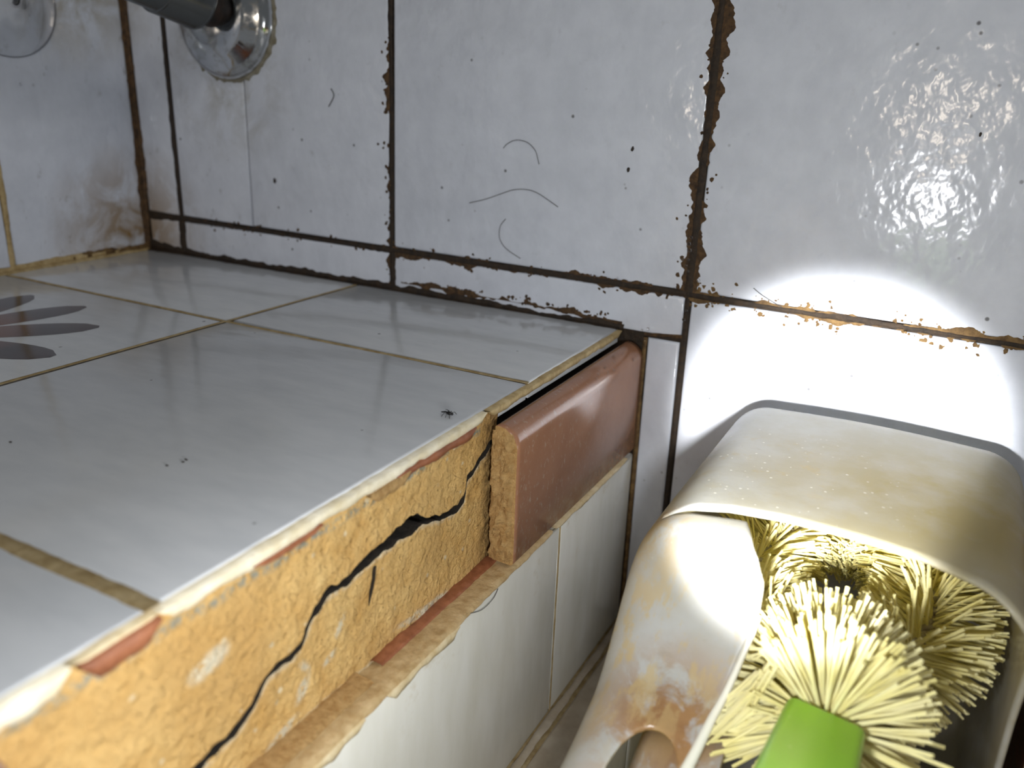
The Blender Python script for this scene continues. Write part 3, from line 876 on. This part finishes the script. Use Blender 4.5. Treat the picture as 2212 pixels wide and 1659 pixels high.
# shoulder with the handle: open strip from the cut edge, over the left side, to the bottom
XIN = [(-.34, .203), (-.24, .205), (-.20, .2070), (-.1694, .2098), (-.1537, .2118), (-.1427, .2146), (-.1364, .2166), (-.1315, .2160), (-.127, .2110), (-.1183, .2061), (-.1150, .2030), (-.11, .2030)]
NB, MB = 96, 84
base = len(V); idx = {}
for r_ in range(NB + 1):
    s = r_ / NB; yn = -.1187 + (-.27 + .1187) * (s ** 1.15)
    vin = v_top(interp(XIN, min(yn, -.1150)))
    for k in range(MB + 1):
        q = k / MB
        # dense columns on top and corner, sparse below
        v = vin + (3.0 - vin) * (q / .72) if q < .72 else 3.0 + (-.6 - 3.0) * ((q - .72) / .28)
        off = 0.0
        if v > 3.5:
            xx = section(v, -.1187)[0]
            off = interp([(.178, 0), (.184, 0), (.195, .0022), (.2035, .0042), (.22, .0042)], xx) * max(0, 1 - s * 9)
        y = yn + off
        x, z = section(v, y)
        z -= off * .15
        V.append((x, y, z)); idx[(r_, k)] = base + r_ * (MB + 1) + k
HC, HA, HB = Vector((.2005, -.1775)), .0088, .0150
hole_faces = []
def inhole(p): return ((p[0] - HC.x) / HA) ** 2 + ((p[1] - HC.y) / HB) ** 2
for r_ in range(NB):
    for k in range(MB):
        f = [idx[(r_, k)], idx[(r_, k + 1)], idx[(r_ + 1, k + 1)], idx[(r_ + 1, k)]]
        c = sum((Vector(V[i]) for i in f), Vector()) / 4
        if c.z > -.10 and inhole(c) < 1: hole_faces.append(f); continue
        F.append(f[::-1])
edge_v = set(i for f in hole_faces for i in f)
kept = set(i for f in F for i in f)
for i in edge_v & kept:
    p = Vector(V[i]); q = math.sqrt(inhole(p))
    V[i] = (HC.x + (p.x - HC.x) / q, HC.y + (p.y - HC.y) / q, p.z)
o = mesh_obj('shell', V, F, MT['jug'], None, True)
bm = bmesh.new(); bm.from_mesh(o.data); bmesh.ops.remove_doubles(bm, verts=bm.verts, dist=.00012)
bmesh.ops.delete(bm, geom=[v for v in bm.verts if not v.link_faces], context='VERTS')
bmesh.ops.recalc_face_normals(bm, faces=bm.faces)
# point normals outwards
tst = max(bm.faces, key=lambda f: f.calc_center_median().z)
if tst.normal.z < 0: bmesh.ops.reverse_faces(bm, faces=bm.faces)
bm.to_mesh(o.data); bm.free()
for p in o.data.polygons: p.use_smooth = True
sm = o.modifiers.new('thickness', 'SOLIDIFY'); sm.thickness = .0013; sm.offset = -1; sm.use_even_offset = False
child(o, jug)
# plate seen through the handle hole and the rolled rim of the long cut
V = []; F = []
for i in range(13):
    for k in range(9):
        x = .1945 + .022 * k / 8; y = -.152 - .075 * i / 12
        V.append((x, y, ztop(y) - .0125 + .004 * (k / 8) ** 2 - .0035 * (1 - k / 8) ** 4))
for i in range(12):
    for k in range(8): F.append([i * 9 + k, i * 9 + k + 1, (i + 1) * 9 + k + 1, (i + 1) * 9 + k])
o = child(mesh_obj('handle_web', V, F, MT['jug'], None, True), jug)
s2 = o.modifiers.new('thickness', 'SOLIDIFY'); s2.thickness = .0012
rim = []
for i in range(40):
    y = -.136 - .12 * i / 39; x = interp(XIN, y)
    rim.append((x + .0002, y, ztop(y) - .0004))
V, F = tube_data(rim, [.0007 + .0013 * min(1, i / 16) for i in range(40)], 8)
child(mesh_obj('cut_rim', V, F, MT['stick'], None, True), jug)

# ------------------------------------------------------------------ toilet brush with green handle
H0 = Vector((.2372, -.1535, -.0462)); HD = Vector((-.010, -.98, .19)).normalized()
br = empty('toilet_brush', (.2345, -.122, -.080))
tag(br, 'toilet brush with straw-yellow looped bristles and a lime green handle', 'brush')
# handle: rounded bar
bm = bmesh.new(); bmesh.ops.create_cube(bm, size=1)
for v in bm.verts: v.co = Vector((v.co.x * .0202, v.co.y * .0150, (v.co.z + .5) * .105))
bmesh.ops.bevel(bm, geom=bm.edges[:], offset=.0026, segments=5, affect='EDGES', profile=.55)
for v in bm.verts:
    t = v.co.z / .105; sc_ = 1 - .12 * max(0, .12 - t) / .12
    v.co.x *= sc_ * (1 + .15 * t); v.co.y *= sc_
me = bpy.data.meshes.new('handle'); bm.to_mesh(me); bm.free(); me.materials.append(MT['green'])
for p in me.polygons: p.use_smooth = True
ho = bpy.data.objects.new('handle', me); COL.objects.link(ho)
zax = HD; upv = Vector((.10, .0, 1)).normalized(); yax = (upv - zax * upv.dot(zax)).normalized(); xax = yax.cross(zax)
mw = Matrix((xax, yax, zax)).transposed().to_4x4(); mw.translation = H0
ho.matrix_world = mw
ho.parent = br; ho.matrix_parent_inverse = Matrix.Translation(-Vector(br.location))
# wire: stem then loop
LOOP = [(.2348, -.119, -.0530), (.2530, -.103, -.0505), (.2580, -.0740, -.0475), (.2470, -.053, -.0440), (.2280, -.047, -.0430), (.2100, -.060, -.0460), (.2040, -.088, -.0510), (.2140, -.110, -.0535)]
loop = smooth_path(LOOP, 160, True)
stem = smooth_path([H0 + HD * .006, H0 - HD * .006, (.2350, -.138, -.0480), (.2348, -.119, -.0530)], 30)
V, F = tube_data(loop + [loop[0]], .0011, 6, False)
V2, F2 = tube_data(stem, .0016, 8)
F += [[i + len(V) for i in f] for f in F2]; V += V2
# helical wrap so the core reads as twisted
wrap = []
for i in range(640):
    u = i / 640 * 160; k = int(u) % 160; t = u - int(u); p = loop[k].lerp(loop[(k + 1) % 160], t)
    T = (loop[(k + 1) % 160] - loop[k]).normalized(); a = Vector((0, 0, 1)) - T * T.z; a.normalize(); b = T.cross(a)
    an = i * .32; wrap.append(p + (a * math.cos(an) + b * math.sin(an)) * .0012)
V3, F3 = tube_data(wrap, .0010, 5, False)
F += [[i + len(V) for i in f] for f in F3]; V += V3
child(mesh_obj('wire_core', V, F, MT['wire'], None, True), br)

rb = random.Random(5)
def bristle_pts(p, d, L, bend, n=4):
    side = Vector((rb.gauss(0, 1), rb.gauss(0, 1), rb.gauss(0, 1))); side -= d * side.dot(d)
    side = side.normalized() * bend
    return [p + d * (L * i / (n - 1)) + side * ((i / (n - 1)) ** 2) for i in range(n)]
def inside(q):
    return .1805 < q.x < .2785 and q.z > -.141 and q.y < -.0255
AV, AF = [], []
def clampq(q):
    q = Vector(q)
    if q.y > -.112 and q.z > -.0185: q.z = -.0185
    q.x = min(max(q.x, .1808), .2776); q.y = min(q.y, -.026); q.z = max(q.z, -.1405)
    if q.x < .2195: q.z = min(q.z, ztop(q.y) - .0035)
    return q
cnt = 0
N1 = 6500
FLAT = Vector((0, -.20, .98)).normalized()
for i in range(N1):
    u = (i / N1) * 160 + rb.uniform(-.3, .3); k = int(u) % 160; t = u - math.floor(u)
    p = loop[k].lerp(loop[(k + 1) % 160], t); T = (loop[(k + 2) % 160] - loop[k - 1]).normalized()
    a = Vector((0, 0, 1)) - T * T.z; a.normalize(); b = T.cross(a)
    # skip what points straight down: nothing there is seen
    an = rb.uniform(-2.5, 2.5)
    d = (a * math.cos(an) + b * math.sin(an) + T * rb.gauss(0, .09)).normalized()
    if abs(d.dot(FLAT)) > .45 and rb.random() < .86: continue
    if p.x > .2535 and d.dot(Vector((-.05, -.79, .61))) > .72: continue
    L = .0188 * rb.uniform(.88, 1.08)
    pts = [clampq(q) for q in bristle_pts(p + d * .0008, d, L, abs(rb.gauss(0, .0008)))]
    V, F = tube_data(pts, .00038 * rb.uniform(.85, 1.2), 4)
    AF += [[q + len(AV) for q in f] for f in F]; AV += V
# stem fan
ns = len(stem); fan = []
for i in range(950):
    t = rb.random() ** .8; u = 6 + t * (ns - 8); k = min(int(u), ns - 2); p = stem[k].lerp(stem[k + 1], u - k)
    T = (stem[min(k + 1, ns - 1)] - stem[max(k - 1, 0)]).normalized()
    a = Vector((0, 0, 1)) - T * T.z; a.normalize(); b = T.cross(a); an = rb.uniform(-math.pi, math.pi)
    lean = .10 + .25 * t
    d = (a * math.cos(an) + b * math.sin(an) + T * (lean - .30 * (1 - t) + rb.gauss(0, .10))).normalized()
    L = (.0280 - .004 * t) * rb.uniform(.82, 1.06)
    fan.append((t, bristle_pts(p + d * .0010, d, L, abs(rb.gauss(0, .0016))), .00043 * rb.uniform(.7, 1.3)))
fan.sort(key=lambda q: q[0])
for j, (t, pts, r) in enumerate(fan):
    pts = [clampq(q) if q.x < .2195 else q for q in pts]
    V, F = tube_data(pts, [r * .9, r, r, r * 1.02], 5)
    if j < 300: child(mesh_obj('bristle', V, F, MT['bristle'], None, False), br)
    else:
        AF += [[q + len(AV) for q in f] for f in F]; AV += V
o = child(mesh_obj('bristles', AV, AF, MT['bristle']), br); o['kind'] = 'stuff'; o['label'] = 'dense straw-yellow bristles round the wire loop'

# ------------------------------------------------------------------ maroon piece beyond the jug
rnd = random.Random(3)
mr = empty('maroon_slab', (.300, -.09, -.1437)); tag(mr, 'dark maroon slab with a crumbling cream edge beyond the jug', 'slab')
child(box('slab_body', .2880, .330, -.165, -.030, -.1437, -.030, MT['maroon'], None, .002), mr)
n = 60; V = []; F = []
for i in range(n + 1):
    z = -.1437 + .108 * i / n
    for k in range(5):
        y = -.060 - .022 * k / 4 * (1 + .5 * fbm(z * 90, 2, 2, 4)); V.append((.2876 - .0012 * math.sin(k / 4 * 3.14), y - .04, z))
for i in range(n):
    for k in range(4): F.append([i * 5 + k, i * 5 + k + 1, (i + 1) * 5 + k + 1, (i + 1) * 5 + k])
child(mesh_obj('cream_crust', V, F, MT['creamgrout'], None, True), mr)

# ------------------------------------------------------------------ hairs, insect, crumbs, droplets
def hair(pts3, label, r=.00013):
    V, F = tube_data(smooth_path(pts3, 26), r, 5)
    o = mesh_obj('hair', V, F, MT['hair'], None, True); tag(o, label, 'hair'); return o
B = lambda L_: [(x, -.00035, z) for x, z in L_]
hair(B([(.0607, .0719), (.0622, .0736), (.0656, .0754), (.069, .0757), (.0729, .0748), (.0764, .0719), (.0779, .0682), (.0785, .0663)]), 'hooked hair stuck highest on the middle wall tile')
hair(B([(.0438, .0468), (.0523, .0492), (.0618, .0529), (.0664, .0545), (.0722, .0552), (.0779, .0543), (.0837, .0516), (.0885, .0491)]), 'long arched hair across the middle wall tile')
hair(B([(.0629, .0414), (.0604, .0382), (.0598, .0344), (.0606, .0313), (.0639, .0279), (.0711, .0245)]), 'curved hair low on the middle wall tile above the joint')
hair(B([(.1757, .0255), (.1801, .0228), (.1877, .0194)]), 'short straight hair by the joint in the bright torch light')
hair(B([(-.0347, .0937), (-.0331, .0904), (-.0365, .0854)]), 'short dark curled hair right of the pipe rose', .00022)
hair([(.1328, -.145, -.0555), (.1334, -.1371, -.0585), (.1334, -.1297, -.0586), (.1332, -.1262, -.0569)], 'dark hair curling on the white riser tile under the mortar', .00012)

ins = empty('dead_fly', (.1143, -.1271, 0)); tag(ins, 'tiny black dead fly on the white ledge near the brown tile', 'insect')
def ell(name, c, r, mat, parent, seg=10):
    bm = bmesh.new(); bmesh.ops.create_uvsphere(bm, u_segments=seg, v_segments=seg - 2, radius=1)
    for v in bm.verts: v.co = Vector((c[0] + v.co.x * r[0], c[1] + v.co.y * r[1], c[2] + v.co.z * r[2]))
    me = bpy.data.meshes.new(name); bm.to_mesh(me); bm.free(); me.materials.append(mat)
    for p in me.polygons: p.use_smooth = True
    o = bpy.data.objects.new(name, me); COL.objects.link(o)
    if parent: child(o, parent)
    return o
ell('body', (.1143, -.1271, .00085), (.0011, .0006, .00055), MT['insect'], ins)
ell('head', (.1155, -.1272, .00085), (.00042, .00045, .00042), MT['insect'], ins)
for s in (-1, 1):
    for k in range(3):
        x = .1137 + .0006 * k
        V, F = tube_data([(x, -.1271 + s * .0004, .0008), (x + (k - 1) * .0005, -.1271 + s * .0013, .0011), (x + (k - 1) * .0009, -.1271 + s * .0021, .00008)], .00009, 5)
        child(mesh_obj('leg', V, F, MT['insect']), ins)
    V = [(.1143, -.1271 + s * .0002, .0013), (.1132, -.1271 + s * .0004, .0015), (.1120, -.1271 + s * .0011, .0013), (.1126, -.1271 + s * .0016, .0012), (.1138, -.1271 + s * .0010, .0013)]
    child(mesh_obj('wing', V, [[0, 1, 2, 3, 4]], MT['insect']), ins)

def crumb(p, r, plane, label, group=None, name='crumb'):
    bm = bmesh.new(); bmesh.ops.create_icosphere(bm, subdivisions=1, radius=r)
    for v in bm.verts:
        v.co *= random.uniform(.7, 1.2); v.co = Vector((v.co.x * 1.4, v.co.y, v.co.z))
        if plane == 'back': v.co = Vector((v.co.y * .8, v.co.z * .4, v.co.x))
        elif plane == 'top': v.co.z *= .5
    me = bpy.data.meshes.new(name); bm.to_mesh(me); bm.free(); me.materials.append(MT['crumb'])
    o = bpy.data.objects.new(name, me); COL.objects.link(o); o.location = p
    tag(o, label, 'crumb', group)
for (x, y), lab in zip([(.0732, -.1944), (.0727, -.1930), (.0715, -.1982), (.0238, -.2106)],
        ['larger of the paired dark crumbs in the middle of the ledge', 'smaller of the paired dark crumbs in the middle of the ledge', 'dark crumb just left of the crumb pair on the ledge', 'lone dark crumb at the far left of the ledge']):
    crumb((x, y, .0002), .00042, 'top', lab)
for (x, z), r, lab in (((.1205, .0752), .0009, 'dark elongated speck high on the middle wall tile near the mouldy joint'), ((.1194, .0671), .0009, 'round brown speck under the elongated one by the mouldy joint'),
                  ((-.0742, .0472), .0012, 'dark slanted smudge of dirt low beside the thin grey joint'), ((.2435, .0877), .0006, 'small black speck inside the bright lamp reflection')):
    crumb((x, -.0003, z), r, 'back', lab)

bm = bmesh.new(); bmesh.ops.create_uvsphere(bm, u_segments=12, v_segments=8, radius=1)
dme = bpy.data.meshes.new('water_droplet'); bm.to_mesh(dme); bm.free(); dme.materials.append(MT['water'])
for p in dme.polygons: p.use_smooth = True
def drop(p, nrm, r, label, group):
    o = bpy.data.objects.new('water_droplet', dme); COL.objects.link(o)
    o.location = p; o.scale = (r, r, r * .6)
    o.rotation_euler = Vector(nrm).to_track_quat('Z', 'Y').to_euler()
    tag(o, label, 'droplet', group)
for x, z in [(.1486, .0427), (.1480, .0400), (.1485, .0374), (.1484, .0336), (.1459, .0333), (.1487, .0289), (.1478, .0310), (.1535, .0257), (.1491, .0084), (.1498, .0125), (.1314, .001), (.1332, -.0030), (.1326, -.0056), (.1340, .0018)]:
    drop((x, -.0009, z), (0, -1, 0), random.uniform(.0005, .0009), 'tiny water droplet clinging to the wall joint by the ledge corner', 'water droplets on the wall joint')
for y, z in [(-.0253, -.0052), (-.0289, -.0062), (-.0379, -.0060), (-.0433, -.0058), (-.0455, -.0064), (-.0221, -.0072), (-.0124, -.0090), (-.0489, -.0072), (-.0385, -.0076), (-.0330, -.0080), (-.0180, -.0058)]:
    a = max(0, min(1, (-.0046 - z) / .0072)); xx = .1330 - .0072 * (1 - math.sqrt(max(0, 1 - (1 - a) ** 2)))
    drop((xx + .0001, y, z), (1, 0, .8), random.uniform(.0004, .0008), 'tiny water droplet on the rounded top of the brown border tile', 'water droplets on the brown tile')
for y, z in [(-.0492, .0985), (-.0508, .0955), (-.0640, .0905), (-.0572, .0902)]:
    drop((-.1763, y, z), (1, 0, 0), .0007, 'tiny water droplet on the side wall under the suction cup', 'water droplets on the side wall')
